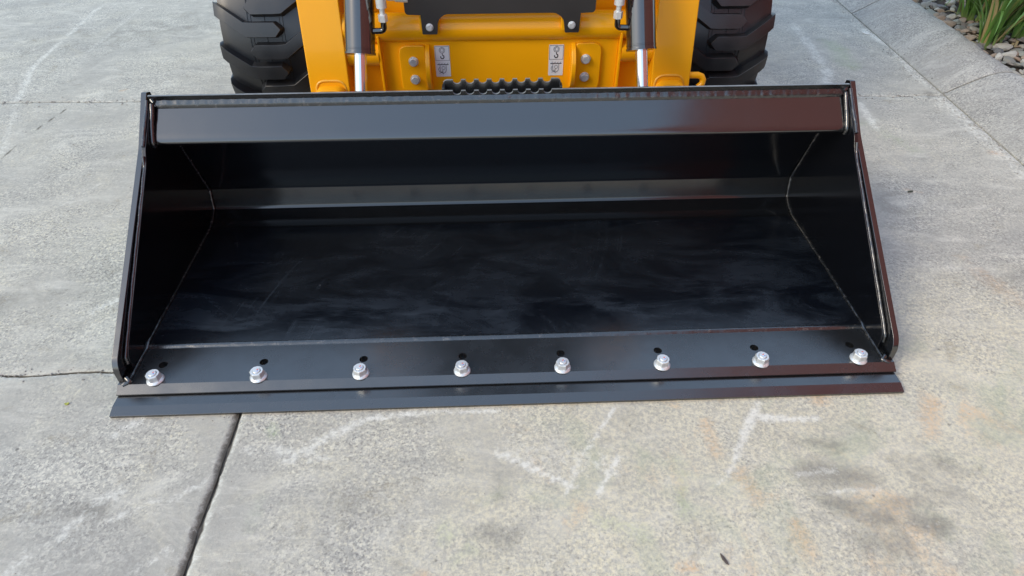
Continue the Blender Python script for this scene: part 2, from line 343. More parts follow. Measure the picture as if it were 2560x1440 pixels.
def coords(a, b, lo, hi, fine, coarse):
    out = [a]
    while out[-1] < b-1e-9:
        x = out[-1]; d = 0 if lo <= x <= hi else min(abs(x-lo), abs(x-hi))
        st = fine if d == 0 else min(coarse, fine+d*.25)
        out.append(min(b, x+st))
    if len(out) > 2 and out[-1]-out[-2] < fine*.4: out.pop(-2)
    return np.array(out)
def slab(x0, x1, y0, y1, gap=(.003, .003, .003, .003), cham=(.004,)*4):
    """x0..y1 numbers or functions of the other coordinate; gap and chamfer per side (left, right, front, back)."""
    fx0 = x0 if callable(x0) else (lambda y: x0); fx1 = x1 if callable(x1) else (lambda y: x1)
    fy0 = y0 if callable(y0) else (lambda x: y0); fy1 = y1 if callable(y1) else (lambda x: y1)
    cx0, cx1, cy0, cy1 = fx0(0), fx1(0), fy0(0), fy1(0)
    us = coords(cx0, cx1, -3.0, 2.0, .012, .8); vs = coords(cy0, cy1, -.5, 2.2, .012, .8)
    # ring structure: skirt, chamfer foot, then top
    U, V = np.meshgrid(us, vs)
    ut = (U-cx0)/(cx1-cx0); vt = (V-cy0)/(cy1-cy0)
    X0 = np.vectorize(fx0)(V); X1 = np.vectorize(fx1)(V)
    X = X0+ut*(X1-X0)
    Y0 = np.vectorize(fy0)(X); Y1 = np.vectorize(fy1)(X); Y = Y0+vt*(Y1-Y0)
    nz = np.array([[noise.noise(Vector((x*26, y*26, 0)))*.5+noise.noise(Vector((x*75, y*75, 4)))*.35 for x, y in zip(rx, ry)] for rx, ry in zip(X[:, [0, 1, -2, -1]], Y[:, [0, 1, -2, -1]])])
    nh = np.array([[noise.noise(Vector((x*26, y*26, 0)))*.5+noise.noise(Vector((x*75, y*75, 4)))*.35 for x, y in zip(X[r], Y[r])] for r in (0, 1, -2, -1)])
    Z = np.zeros_like(X)
    # pull the border in by the gap with a ragged edge, and drop it by the chamfer
    g0, g1, g2, g3 = gap; c0, c1, c2, c3 = cham
    X[:, 0] += g0+nz[:, 0]*.5*c0; X[:, 1] = X[:, 0]+c0*(1.0+nz[:, 1]*.9)
    X[:, -1] -= g1+nz[:, 3]*.5*c1; X[:, -2] = X[:, -1]-c1*(1.0+nz[:, 2]*.9)
    Y[0] += g2+nh[0]*.5*c2; Y[1] = Y[0]+c2*(1.0+nh[1]*.9)
    Y[-1] -= g3+nh[3]*.5*c3; Y[-2] = Y[-1]-c3*(1.0+nh[2]*.9)
    Z[:, 0] = np.minimum(Z[:, 0], -c0*.7*(1+nz[:, 0])); Z[:, -1] = -c1*.7*(1+nz[:, 3]); Z[0] = np.minimum(Z[0], -c2*.7*(1+nh[0])); Z[-1] = np.minimum(Z[-1], -c3*.7*(1+nh[3]))
    ny, nx = X.shape
    P = np.stack([X, Y, Z], -1).reshape(-1, 3)
    idx = np.arange(nx*ny).reshape(ny, nx)
    F = np.stack([idx[:-1, :-1], idx[:-1, 1:], idx[1:, 1:], idx[1:, :-1]], -1).reshape(-1, 4).tolist()
    loop = list(idx[0, :])+list(idx[1:, -1])+list(idx[-1, -2::-1])+list(idx[-2:0:-1, 0])
    sk = P[loop].copy(); sk[:, 2] = -.03; n0 = len(P); P = np.vstack([P, sk]); m = len(loop)
    F += [[loop[i], n0+i, n0+(i+1) % m, loop[(i+1) % m]] for i in range(m)]
    me = bpy.data.meshes.new('slab'); me.from_pydata(P.tolist(), [], F); me.materials.append(MC)
    PX, PY = P[:, 0], P[:, 1]
    ring = np.zeros(len(P)); ring[idx[0]] = .7; ring[idx[-1]] = .7; ring[idx[:, 0]] = .7; ring[idx[:, -1]] = .7; ring[n0:] = 1
    if cham[1] > .006: ring[idx[:, -2]] = .35
    wh = seg_mask(PX, PY, MK['white'])*np.where(PX < -.64, .72, 1.)
    if cham[0] > .0055: w2 = np.zeros(len(P)); w2[idx[:, 1]] = .42; wh = np.maximum(wh, w2)
    def attr(name, r, g, b):
        a = me.color_attributes.new(name, 'FLOAT_COLOR', 'POINT')
        col = np.ones((len(P), 4), np.float32); col[:, 0] = r; col[:, 1] = g; col[:, 2] = b; a.data.foreach_set('color', col.ravel())
    attr('marks', wh, seg_mask(PX, PY, MK['green']), seg_mask(PX, PY, MK['orange']))
    sand = np.clip((PX+.7)/.9, 0, 1)*np.clip((.55-PY)/.5, 0, 1)*np.where(PX > -.64, 1, .25)
    attr('marks_b', sand, seg_mask(PX, PY, MK['dark']), np.maximum(ring, seg_mask(PX, PY, MK['crack'])))
    o = link('slab', me, MC, ground); finish(o, angle=50)
    return o
J = lambda y: -.652+noise.noise(Vector((y*9, 2, 0)))*.0035
def jl(x): return .147+noise.noise(Vector((x*7, 5, 0)))*.009+noise.noise(Vector((x*31, 1, 0)))*.003
def jr(x): return yb(x)+noise.noise(Vector((x*6, 8, 0)))*.010+noise.noise(Vector((x*27, 3, 0)))*.003
slab(J, 1.9 if False else (lambda y: xk(y)), -3.0, jr, gap=(.0035, .001, .003, .0012), cham=(.0058, .003, .004, .0028))
slab(-3.6, J, -3.0, jl, gap=(.003, .0035, .003, .0014), cham=(.004, .0095, .004, .0045))
slab(-3.6, J, jl, jr, gap=(.003, .002, .0012, .0012), cham=(.004, .003, .003, .003))
slab(-3.6, (lambda y: xk(y)), jr, 5.2, gap=(.003, .001, .0012, .003), cham=(.004, .003, .0035, .004))
slab(-8, -3.6, -3.0, 5.2); slab(-8, (lambda y: xk(y)), 5.2, 10)
slab(-8, 1.7, -8, -3.0); slab(1.7, 8, -8, -3.0)

# kerb: mountable concrete kerb in cast lengths
KR = -math.atan(.062)
def kpt(off, t, z): a = Vector((1, -.062, 0)).normalized(); b = Vector((.062, 1, 0)).normalized(); p = Vector((xk(0), 0, 0))+a*off+b*t; return (p.x, p.y, z)
kerb = empty('kerb', (xk(0), 0, 0), 'sloping grey concrete kerb between the yard and the stone garden bed', 'kerb')
cuts = [-3.0, -1.7, -.55, .6, 1.665, 2.735, 3.8, 5, 6.2, 7.6]
prof = [(.002, -.03), (.002, .004), (.012, .012), (.05, .034), (.11, .068), (.16, .092), (.195, .103), (.23, .108), (.262, .104), (.275, .09), (.275, -.03)]
for t0, t1 in zip(cuts[:-1], cuts[1:]):
    bm = bmesh.new(); ts = np.linspace(t0+.004, t1-.004, max(12, int((t1-t0)/.02))); rows = []
    for i, t in enumerate(ts):
        e = 1 if 0 < i < len(ts)-1 else 0
        row = []
        for j, (o_, z) in enumerate(prof):
            w = noise.noise(Vector((o_*14, t*14, 1)))*.003 if 1 < j < 10 else noise.noise(Vector((t*20, 3, 1)))*.002
            sh = 0 if e else -.004
            row.append(bm.verts.new(Vector(kpt(o_+w*.6, t+(0 if e else noise.noise(Vector((o_*30, t, 2)))*.003), z+(w+sh if j > 1 else 0)))-Vector((xk(0), 0, 0))))
        rows.append(row)
    for a, b in zip(rows[:-1], rows[1:]):
        for j in range(len(prof)-1): bm.faces.new((a[j], a[j+1], b[j+1], b[j]))
    bm.faces.new(rows[0]); bm.faces.new(rows[-1][::-1])
    obj('kerb_length', bm, MKERB, kerb, angle=40)
# small weed-dirt in the open kerb joint
# garden bed: soil, stones, strap-leaved plants
bed = empty('garden_bed', (3.2, 2, 0), None, None, kind='structure')
bm = bmesh.new(); nx, ny = 40, 90; g = []
for j in range(ny+1):
    for i in range(nx+1):
        p = Vector(kpt(.27+i/nx*3.2, -3+j/ny*10.5, .065)); p.z += noise.noise(p*3)*.015+i/nx*.05
        g.append(bm.verts.new(p-Vector((3.2, 2, 0))))
for j in range(ny):
    for i in range(nx): a = j*(nx+1)+i; bm.faces.new((g[a], g[a+1], g[a+nx+2], g[a+nx+1]))
obj('soil', bm, SOIL, bed, 'structure')
def stone_mesh(k):
    bm = bmesh.new(); bmesh.ops.create_icosphere(bm, subdivisions=2, radius=1)
    sx, sy, sz = random.uniform(.8, 1.1), random.uniform(.6, .85), random.uniform(.32, .5)
    planes = [(Vector((random.gauss(0, 1), random.gauss(0, 1), random.gauss(0, .8))).normalized(), random.uniform(.55, .8)) for _ in range(7)]
    for v in bm.verts:
        for n_, d_ in planes:
            e = v.co.dot(n_)-d_
            if e > 0: v.co -= n_*e*.9
        v.co += v.co*noise.noise(v.co*1.7+Vector((k*7, 0, 0)))*.15
        v.co = Vector((v.co.x*sx, v.co.y*sy, v.co.z*sz))
    me = bpy.data.meshes.new('stone'); bmesh.ops.recalc_face_normals(bm, faces=bm.faces); bm.to_mesh(me); bm.free(); me.materials.append(STONE)
    me.polygons.foreach_set('use_smooth', [True]*len(me.polygons)); me.set_sharp_from_angle(angle=math.radians(25))
    return me
SM = [stone_mesh(k) for k in range(12)]
camp = Vector((-.04, -.95, 1.217))
def in_view(x, y, z=.1, m=60):
    cam = S.camera.matrix_world.inverted(); q = cam@Vector((x, y, z)); 
    if q.z >= 0: return False
    u = 1280+1579*q.x/-q.z; v_ = 720-1579*q.y/-q.z
    return -m < u < 2560+m and -m < v_ < 1440+m
S.view_layers[0].update()
spots = []; tries = 0
while tries < 30000 and len(spots) < 1500:
    tries += 1
    off, t = random.uniform(.268, 1.45), random.uniform(1.0, 3.7); p = kpt(off, t, 0); r = random.choice([.014, .018, .022, .026, .03])*random.uniform(.85, 1.2)
    if any((p[0]-a)**2+(p[1]-b)**2 < (.54*(r+c))**2 for a, b, c in spots): continue
    spots.append((p[0], p[1], r))
vis = [s for s in spots if in_view(s[0], s[1])]; vis.sort(key=lambda s: (Vector((s[0], s[1], 0))-camp).length)
big = set(vis[:290])
rest = []
for s in spots:
    x, y, r = s; off = (x-xk(y))
    z = .078+noise.noise(Vector((x*3, y*3, 0)))*.012+max(0, off-.3)*.02+random.uniform(0, .012)
    rot = (random.uniform(-.4, .4), random.uniform(-.4, .4), random.uniform(0, 6.3))
    if s in big:
        o = bpy.data.objects.new('stone', random.choice(SM)); C.objects.link(o); o.parent = bed
        o.location = Vector((x, y, z))-Vector((3.2, 2, 0)); o.rotation_euler = rot; o.scale = (r*1.25,)*3
    else: rest.append((x-3.2, y-2, z, r, rot))
bm = bmesh.new()
for x, y, z, r, rot in rest:
    src = random.choice(SM); M4 = Matrix.Translation((x, y, z))@(Matrix.Rotation(rot[2], 4, 'Z')@Matrix.Rotation(rot[0], 4, 'X'))@Matrix.Scale(r*1.25, 4)
    vs_ = [bm.verts.new(M4@v.co) for v in src.vertices]
    for p in src.polygons: bm.faces.new([vs_[i] for i in p.vertices])
obj('stone_scatter', bm, STONE, bed, 'stuff')

def leaf_mesh(L, w, bend, seed):
    bm = bmesh.new(); n = 9; rows = []
    for i in range(n+1):
        t = i/n; a = bend*t*t; y = L*t*math.sin(a)*.9; z = L*t*math.cos(a*.8)
        ww = w*(.75+.5*math.sin(min(1, t*1.6)*PI/2))*(1-t**3.2)*.5+.0003
        rows.append([bm.verts.new((-ww, y-.25*ww, z)), bm.verts.new((0, y+.35*ww, z)), bm.verts.new((ww, y-.25*ww, z))])
    for a, b in zip(rows[:-1], rows[1:]):
        for k in range(2): bm.faces.new((a[k], a[k+1], b[k+1], b[k]))
    me = bpy.data.meshes.new('leaf'); bm.to_mesh(me); bm.free(); me.materials.append(LEAF)
    me.polygons.foreach_set('use_smooth', [True]*len(me.polygons)); return me
LM = [leaf_mesh(random.uniform(.34, .60), random.uniform(.013, .021), random.uniform(.3, 1.25), k) for k in range(9)]
def plant(x, y, n, rad, label):
    pl = empty('strap_leaf_plant', (x, y, .08), label, 'plant', 'strap-leaved plants in the garden bed')
    for k in range(n):
        a = random.uniform(0, 2*PI); rr = rad*math.sqrt(random.random())
        o = bpy.data.objects.new('leaf', random.choice(LM)); C.objects.link(o); o.parent = pl
        o.location = (rr*math.cos(a), rr*math.sin(a), random.uniform(-.02, .01)); s = random.uniform(.7, 1.1)
        o.rotation_euler = (random.uniform(-.30, .12)-rr*1.0, random.uniform(-.15, .15), a+PI/2+random.gauss(PI, .5)); o.scale = (s, s, s)
    for k in range(6):
        a = random.uniform(0, 2*PI)
        o = bpy.data.objects.new('dry_leaf', leaf_mesh(.12, .010, 1.6, k)); o.data.materials.clear(); o.data.materials.append(DRY); C.objects.link(o); o.parent = pl
        o.location = (rad*.9*math.cos(a), rad*.9*math.sin(a), .004); o.rotation_euler = (random.uniform(-1.5, -1.1), 0, a+PI/2+PI)
plant(2.375, 2.04, 46, .055, 'clump of green strap leaves nearest the kerb, rooted in the stones')
plant(2.60, 2.13, 50, .075, 'clump of green strap leaves at the right edge behind the kerb stones')
plant(2.53, 2.40, 55, .085, 'clump of green strap leaves farther back from the yard at the top corner')
plant(2.82, 2.45, 55, .085, 'farthest right clump of green strap leaves, mostly out of the picture')

# ------------------------------------------------------------ the bucket
bucket = empty('loader_bucket', (0, 0, 0), 'wide gloss black steel loader bucket lying open on the concrete', 'bucket')
WI, WO = .93, .955
xs_b = [-.868+.248*k for k in range(8)]
# bolt-on cutting edge under the lip
bm = bmesh.new(); prism(bm, [(.0015, .0004), (0, .0085), (.024, .0158), (.17, .0158), (.17, .001)], -.953, .953)
obj('cutting_edge', bm, BLKE, bucket, bevel=.0008, angle=12)
# lip plate with eight bolt holes (true holes, cut by hand as a ring of faces)
def lip_plate():
    bm = bmesh.new(); z0, z1 = .0188, .0346; ya, yb_, y2 = .0745, .193, .193
    prism(bm, [(.0537, z0), (.0537, .0222), (.0745, z1), (.100, z1), (.100, z0)], -WO+.001, WO-.001)
    cur = -WO+.001; hy, hr, h = .1355, .0105, .022
    def quad(x0, x1, y0, y1, z, flip=False):
        v = [bm.verts.new(p) for p in ((x0, y0, z), (x1, y0, z), (x1, y1, z), (x0, y1, z))]; bm.faces.new(v)
    for hx in xs_b+[None]:
        nxt = WO-.001 if hx is None else hx-h
        quad(cur, nxt, .100, .193, z1); 
        if hx is None: break
        quad(hx-h, hx+h, .100, hy-h, z1); quad(hx-h, hx+h, hy+h, .193, z1)
        N = 24; cir = [(hx+hr*math.cos(2*PI*k/N+PI/4), hy+hr*math.sin(2*PI*k/N+PI/4)) for k in range(N)]
        ring = [bm.verts.new((a, b, z1)) for a, b in cir]; low = [bm.verts.new((a, b, z0-.002)) for a, b in cir]
        sq = []
        for k in range(N):
            t = 2*PI*k/N+PI/4; c, s = math.cos(t), math.sin(t); m = h/max(abs(c), abs(s)); sq.append(bm.verts.new((hx+m*c, hy+m*s, z1)))
        for k in range(N):
            l = (k+1) % N; bm.faces.new((ring[k], ring[l], sq[l], sq[k])); bm.faces.new((ring[k], ring[l], low[l], low[k]))
        cur = hx+h
    prism(bm, [(.100, z0), (.100, z0+.001), (.193, z0+.001), (.193, z0)], -WO+.001, -.9)
    bmesh.ops.remove_doubles(bm, verts=bm.verts, dist=1e-5)
    return obj('lip_plate', bm, BLKE, bucket, angle=25)
lip_plate()
# floor plate, heel bend and back plate: one rolled sheet
def arc(p0, p1, p2, n=6): return [tuple(Vector(p0)*(1-t)**2+Vector(p1)*2*t*(1-t)+Vector(p2)*t*t) for t in [k/n for k in range(n+1)]]
zf = .0400
bm = bmesh.new(); prism(bm, [(.196, zf-.0052), (.202, zf), (.70, zf), (.70, zf-.006)], -WI, WI)
obj('floor_plate', bm, BLKF, bucket, angle=25)
heel = arc((.70, zf), (.722, zf), (.738, .050), 4)+arc((.7655, .0648), (.7742, .0692), (.7760, .0790), 9)+[(.7885, .1312)]
bm = bmesh.new(); prism(bm, sheet(heel, .007), -WI, WI); obj('heel_plate', bm, mat_black_paint('heel_black_paint', ior=1.82), bucket, angle=18)
back = arc((.7888, .1305), (.7897, .137), (.7875, .1425), 5)+[(.6487, .5046)]
# the back plate's upper rim carries the lower row of scallops of the step
def scallop_row(x0, x1, ztop, depth, w, n, cx, pitch):
    """top outline (x, z) from x1 to x0 with n round scallops."""
    pts = [(x1, ztop)]
    cs = [cx+pitch*(k-(n-1)/2) for k in range(n)][::-1]
    for c in cs:
        for k in range(9):
            a = PI*k/8; pts.append((c+w*math.cos(a), ztop-depth*math.sin(a)**.8 if 0 < k < 8 else ztop))
    pts.append((x0, ztop)); return pts
NS, PIT, SCX = 8, .0344, -.0045
# rim strip (vertical-ish plate end) built in a tilted plane
def tilt_plate(name, top, zlow, y_of_z, th, mat):
    """plate hanging from a top outline given as (x, z) left to right, built as columns."""
    bm = bmesh.new(); cols = []
    for x, z in top:
        cols.append([bm.verts.new((x, y_of_z(zlow), zlow)), bm.verts.new((x, y_of_z(z), z)), bm.verts.new((x, y_of_z(z)+th, z+.0004)), bm.verts.new((x, y_of_z(zlow)+th, zlow))])
    tops = []
    for a, b in zip(cols[:-1], cols[1:]):
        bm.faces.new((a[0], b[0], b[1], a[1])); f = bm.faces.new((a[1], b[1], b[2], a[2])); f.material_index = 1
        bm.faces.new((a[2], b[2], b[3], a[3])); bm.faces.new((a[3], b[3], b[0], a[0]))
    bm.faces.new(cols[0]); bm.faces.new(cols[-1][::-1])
    o = obj(name, bm, mat, bucket, smooth=False); o.data.materials.append(SHEEN)  # top faces get the painted sky sheen
    return o
bslope = lambda z: .7875+(.6487-.7875)*(z-.1425)/(.5046-.1425)
bm = bmesh.new(); prism(bm, sheet(back[:-1]+[(bslope(.47), .47)], .007), -WI, WI); obj('back_plate', bm, BLKB, bucket, angle=15)
def dx(pts):
    pts = pts[::-1]; o = []
    for k, (x, z) in enumerate(pts): o.append((x if not o or x > o[-1][0]+1e-5 else o[-1][0]+2e-5, z))
    return o
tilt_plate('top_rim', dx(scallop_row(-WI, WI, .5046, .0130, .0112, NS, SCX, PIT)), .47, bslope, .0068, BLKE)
# raised step: arched rear plate with the same scallops
x0s, x1s = SCX-.156, SCX+.156
rowt = [(x1s+.003, .495)]+[(x1s-.010+.012*math.cos(t), .5085+.0120*math.sin(t)) for t in [PI/2*k/6 for k in range(7)]]
rowt += scallop_row(x0s+.012, x1s-.012, .5205, .0110, .0112, NS, SCX, PIT)[1:-1]
rowt += [(x0s+.010-.012*math.sin(t), .5085+.0120*math.cos(t)) for t in [PI/2*k/6 for k in range(7)]]+[(x0s-.003, .495)]
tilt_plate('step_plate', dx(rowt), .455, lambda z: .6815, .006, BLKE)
bm = bmesh.new()
box(bm, x1s-.003, x1s+.004, bslope(.5)+.0075, .6812, .455, .5100); box(bm, x0s-.004, x0s+.003, bslope(.5)+.0075, .6812, .455, .5100)
box(bm, x0s-.004, x1s+.004, bslope(.47)+.0075, .6875, .45, .4545)
obj('step_cheek', bm, BLKE, bucket, bevel=.001)
# triangular stiffener across the top
tri = [(.6575, .4785)]+arc((.6010, .4235), (.5720, .3960), (.6000, .3895), 10)+[(.6905, .3745)]
tri = [(bslope(.4785)-.0005, .4785)]+tri[1:-1]+[(bslope(.372)-.0005, .372)]
bm = bmesh.new(); prism(bm, tri, -WI+.0005, WI-.0005); obj('box_section', bm, BLK, bucket, angle=22)
# weld along the rim: flattened lumpy bead
bm = bmesh.new(); N = 520; rows = []
for i in range(N+1):
    x = -WI+.012+(2*WI-.024)*i/N
    a = noise.noise(Vector((x*42, 1.3, 0))); b = noise.noise(Vector((x*95, 7.7, 0))); c = noise.noise(Vector((x*230, 2.2, 0)))
    h = .0028+.0008*a+.0008*b+.0005*c; w = .0015*noise.noise(Vector((x*60, 4, 4)))
    y0, z0 = bslope(.4905)-.0003, .4905+w; y1, z1 = .6490, .4662+w*.5
    rows.append([bm.verts.new((x, y0, z0)), bm.verts.new((x, y0+(y1-y0)*.3-h*.8, z0+(z1-z0)*.35+h*.3)), bm.verts.new((x, y0+(y1-y0)*.65-h, z0+(z1-z0)*.62+h+.001)), bm.verts.new((x, y1, z1+.0024))])
for a, b in zip(rows[:-1], rows[1:]):
    for k in range(3): bm.faces.new((a[k], a[k+1], b[k+1], b[k]))
obj('weld_bead', bm, WELD, bucket, angle=70)

side_out = [(.692, .499), (.672, .505), (.556, .403), (.098, .094), (.084, .070), (.083, .0352), (.71, .0352), (.748, .046), (.785, .066), (.800, .13), (.798, .15), (.704, .40)]
side_in = [(.672, .470), (.650, .486), (.545, .4075), (.520, .376), (.138, .096), (.120, .075), (.120, .0349), (.705, .0349), (.745, .044), (.778, .066), (.792, .13), (.790, .145), (.665, .47)]
for s in (-1, 1):
    sp = empty('side_panel', (s*WO, 0, 0), None, None); sp.parent = bucket
    off = Matrix.Translation((-s*WO, 0, 0))
    def put(name, bm, mat, **k):
        bmesh.ops.transform(bm, matrix=off, verts=bm.verts); return obj(name, bm, mat, sp, **k)
    bm = bmesh.new(); prism(bm, rounded(side_out, [.003, .003, .01, .03, .02, 0, 0, 0, .01, 0, 0, .02]), s*(WO-.0145), s*WO); put('edge_plate', bm, BLK, bevel=.0012, angle=30)
    bm = bmesh.new(); prism(bm, rounded(side_in, [0, .01, .01, .03, .02, .02, 0, 0, .01, 0, 0, 0, 0]), s*(WI), s*(WO-.015)); put('inner_plate', bm, BLKB, bevel=.001, angle=30)
    def w(path, r, seed, lump=.3):
        o = weld('weld_bead', [(x-s*WO, y, z) for x, y, z in path], r, sp, seed=seed, lump=lump); return o
    xi = s*(WI-.001)
    w([(s*(WI+.007), .652, .4905), (s*(WI+.007), .550, .4125)], .0048, 1+s)
    w([(s*(WI+.006), .532, .395), (s*(WI+.006), .519, .372), (s*(WI+.006), .33, .236), (s*(WI+.006), .142, .097), (s*(WI+.006), .122, .080), (s*(WI+.006), .118, .062)], .0040, 3+s)
    w([(xi, .083, .037), (xi, .19, .037), (xi, .205, .042), (xi, .70, .043), (xi, .735, .052), (xi, .769, .071), (xi, .785, .133), (xi, .70, .368)], .0045, 6+s, .45)
    # end of the stiffener
    w([(s*(WI-.004), .648, .4825), (s*(WI-.004), .600, .430), (s*(WI-.004), .581, .407), (s*(WI-.004), .585, .394)], .0060, 9+s)
    w([(s*(WI-.004), .655, .492), (s*(WI-.012), .648, .486)], .006, 12+s)
    w([(s*(WI+.012), .076, .032), (s*(WI-.004), .082, .036), (s*(WI+.006), .09, .04)], .0065, 14+s)
# weld/bevel where the floor sheet laps the lip plate
bm = bmesh.new(); N = 300; rows = []
for i in range(N+1):
    x = -WI+.004+(2*WI-.008)*i/N; a = noise.noise(Vector((x*38, 0, 3)))*.0010+noise.noise(Vector((x*120, 0, 3)))*.0005
    rows.append([bm.verts.new((x, .1915+a, .0347)), bm.verts.new((x, .1945+a*.8, .0385+a*.4)), bm.verts.new((x, .2015+a, .0412)), bm.verts.new((x, .2040, .0399))])
for a, b in zip(rows[:-1], rows[1:]):
    for k in range(3): bm.faces.new((a[k], a[k+1], b[k+1], b[k]))
obj('lap_weld', bm, WELD, bucket, angle=70)
# eight flange nuts on plough bolts
def bolt0():
    b = empty('bolt', (0, 0, 0), None, None)
    bm = bmesh.new(); prof = [(.0205, 0), (.0205, .0022), (.0185, .0045), (.0165, .006)]
    rings = [[bm.verts.new((r*math.cos(2*PI*k/28), r*math.sin(2*PI*k/28), z)) for k in range(28)] for r, z in prof]
    for a, c in zip(rings[:-1], rings[1:]):
        for k in range(28): bm.faces.new((a[k], a[(k+1) % 28], c[(k+1) % 28], c[k]))
    bm.faces.new(rings[-1]); fl = obj('flange', bm, ZINC, b, angle=40)
    bm = bmesh.new(); lo = [bm.verts.new((x, y, .004)) for x, y in ngon(0, 0, .0172, 6)]; hi = [bm.verts.new((x, y, .0205)) for x, y in ngon(0, 0, .0172, 6)]
    top = [bm.verts.new((x, y, .0222)) for x, y in ngon(0, 0, .0148, 12, PI/12*0)]; inn = [bm.verts.new((x, y, .0222)) for x, y in ngon(0, 0, .0105, 12)]; inl = [bm.verts.new((x, y, .0205)) for x, y in ngon(0, 0, .0095, 12)]
    for k in range(6):
        l = (k+1) % 6; bm.faces.new((lo[k], lo[l], hi[l], hi[k])); bm.faces.new((hi[k], hi[l], top[(2*k+2) % 12], top[2*k+1], top[2*k]))
    for k in range(12): l = (k+1) % 12; bm.faces.new((top[k], top[l], inn[l], inn[k])); bm.faces.new((inn[k], inn[l], inl[l], inl[k]))
    obj('hex_nut', bm, ZINC, b, bevel=.0003, angle=30)
    bm = bmesh.new(); rings = [[bm.verts.new((r*math.cos(2*PI*k/20), r*math.sin(2*PI*k/20), z)) for k in range(20)] for r, z in ((.0090, .018), (.0090, .0232), (.0080, .0242))]
    for a, c in zip(rings[:-1], rings[1:]):
        for k in range(20): bm.faces.new((a[k], a[(k+1) % 20], c[(k+1) % 20], c[k]))
    bm.faces.new(rings[-1]); obj('stud_end', bm, ZINC, b, angle=30)
    for (x, y, w_, mt, nm) in ((.0025, .002, .0030, RED, 'red_mark'), (.003, -.003, .0020, BLUE, 'blue_mark')):
        bm = bmesh.new(); vs_ = [bm.verts.new((x+w_*math.cos(a)*random.uniform(.6, 1.1), y+w_*.6*math.sin(a)*random.uniform(.6, 1.1), .0245)) for a in [2*PI*k/9 for k in range(9)]]
        lo = [bm.verts.new((q.co.x, q.co.y, .0241)) for q in vs_]; bm.faces.new(vs_)
        for k in range(9): bm.faces.new((vs_[k], vs_[(k+1) % 9], lo[(k+1) % 9], lo[k]))
        obj(nm, bm, mt, b, smooth=False)
    b.parent = bucket; return b
B0 = bolt0()
def copy_tree(o, parent):
    c = o.copy(); C.objects.link(c); c.parent = parent
    for ch in [k for k in bpy.data.objects if k.parent == o]: copy_tree(ch, c)
    return c
for k, x in enumerate(xs_b):
    b = B0 if k == 0 else copy_tree(B0, bucket)
    b.location = (x, .0868, .0350); b.rotation_euler = (0, 0, [.35, .15, .6, .3, .85, .2, .5, .05][k])

# ------------------------------------------------------------ the loader behind
loader = empty('compact_loader', (0, 1.9, 0), 'yellow compact wheel loader with black tyres parked behind the bucket', 'loader')
LO = Vector((0, 1.9, 0))
def lp(name, bm, mat, parent=None, **k):
    par = parent or loader
    base = LO if par is loader else Vector(par['_o']) if '_o' in par.keys() else LO
    bmesh.ops.transform(bm, matrix=Matrix.Translation(-base), verts=bm.verts)
    return obj(name, bm, mat, par, **k)
# children of mesh parts keep loader-space coordinates (the parent part sits at the loader's origin)
arm = [(.940, .22), (.976, .36), (1.030, .623), (1.085, .90), (1.16, 1.15), (1.36, 1.12), (1.26, .85), (1.205, .60), (1.15, .36), (1.10, .20)]
for s in (-1, 1):
    bm = bmesh.new(); prism(bm, arm, s*.478, s*.602)
    A = lp('lift_arm', bm, YEL, bevel=.004)
    # foot bracket with its arched weld
    bm = bmesh.new(); plate_xz(bm, rounded([(s*.49, .22), (s*.582, .22), (s*.582, .385), (s*.49, .385)], [0, 0, .03, .03]), .935, .975)
    lp('foot_bracket', bm, YEL, A, bevel=.003)
    bm = bmesh.new(); pth = rounded([(s*.490, .30), (s*.490, .395), (s*.582, .395), (s*.582, .30)], [0, .03, .03, 0])
    pp = resample([(x, .978+(z-.36)*.2, z) for x, z in pth], .006)
    tube(bm, pp, [.0045+.0012*noise.noise(Vector((i*.6, s, 0))) for i in range(len(pp))], 8); lp('weld_bead', bm, YELW, A, angle=70)
# cross tube
bm = bmesh.new(); tube(bm, [(-.4775, 1.055, .532), (.4775, 1.055, .532)], .043, 48); T = lp('cross_tube', bm, YEL, angle=50)
for s, x in ((-1, -.2125), (1, .2125)):
    bm = bmesh.new(); plate_xz(bm, rrect(x-.030, x+.030, .535, .585, .006), .996, 1.05); lp('tube_boss', bm, YEL, T, bevel=.002)
# front plate with side flanges, and panels beside it
bm = bmesh.new(); plate_xz(bm, [(-.375, .12), (.371, .12), (.371, .525), (-.375, .525)], 1.034, 1.046); FP = lp('front_plate', bm, YEL, bevel=.002)
for s in (-1, 1):
    bm = bmesh.new(); box(bm, *sorted((s*.371, s*.379)), 1.012, 1.10, .12, .52); lp('flange', bm, YEL, FP, bevel=.002)
    bm = bmesh.new(); plate_xz(bm, [(s*.3795, .12), (s*.4775, .12), (s*.4775, .44), (s*.3795, .44)], 1.062, 1.072); lp('side_panel', bm, YEL, bevel=.002)
    bm = bmesh.new(); tube(bm, [(s*.3795, 1.045, .455), (s*.4775, 1.045, .455)], .036, 32); lp('pivot_tube', bm, YEL, angle=50)
    # bolted pad, D-shaped tie-down lug, two bolts
    bm = bmesh.new(); xa, xb = sorted((s*.236, s*.318)); plate_xz(bm, rounded([(s*.236, .330), (s*.318, .330), (s*.318, .487), (s*.236, .487)], [0, .03, .03, .01]), 1.022, 1.0338); PD = lp('bolted_pad', bm, YEL, bevel=.003)
    Dp = [(1.0335, .488)]+[(1.0335-.050*math.sin(PI*t)**.6, .488-.15*t) for t in [k/12 for k in range(1, 12)]]+[(1.0335, .338)]
    bm = bmesh.new(); prism(bm, Dp, s*.221, s*.2355); lp('tie_down_lug', bm, YEL, bevel=.0025)
    for z in (.438, .380):
        x = -.2745 if s < 0 else .2685
        bm = bmesh.new(); plate_xz(bm, ngon(x, z, .0155, 24), 1.0175, 1.0215); plate_xz(bm, ngon(x, z, .0125, 6, random.random()), 1.0085, 1.0172); lp('bolt', bm, ZINC, PD, bevel=.0008)
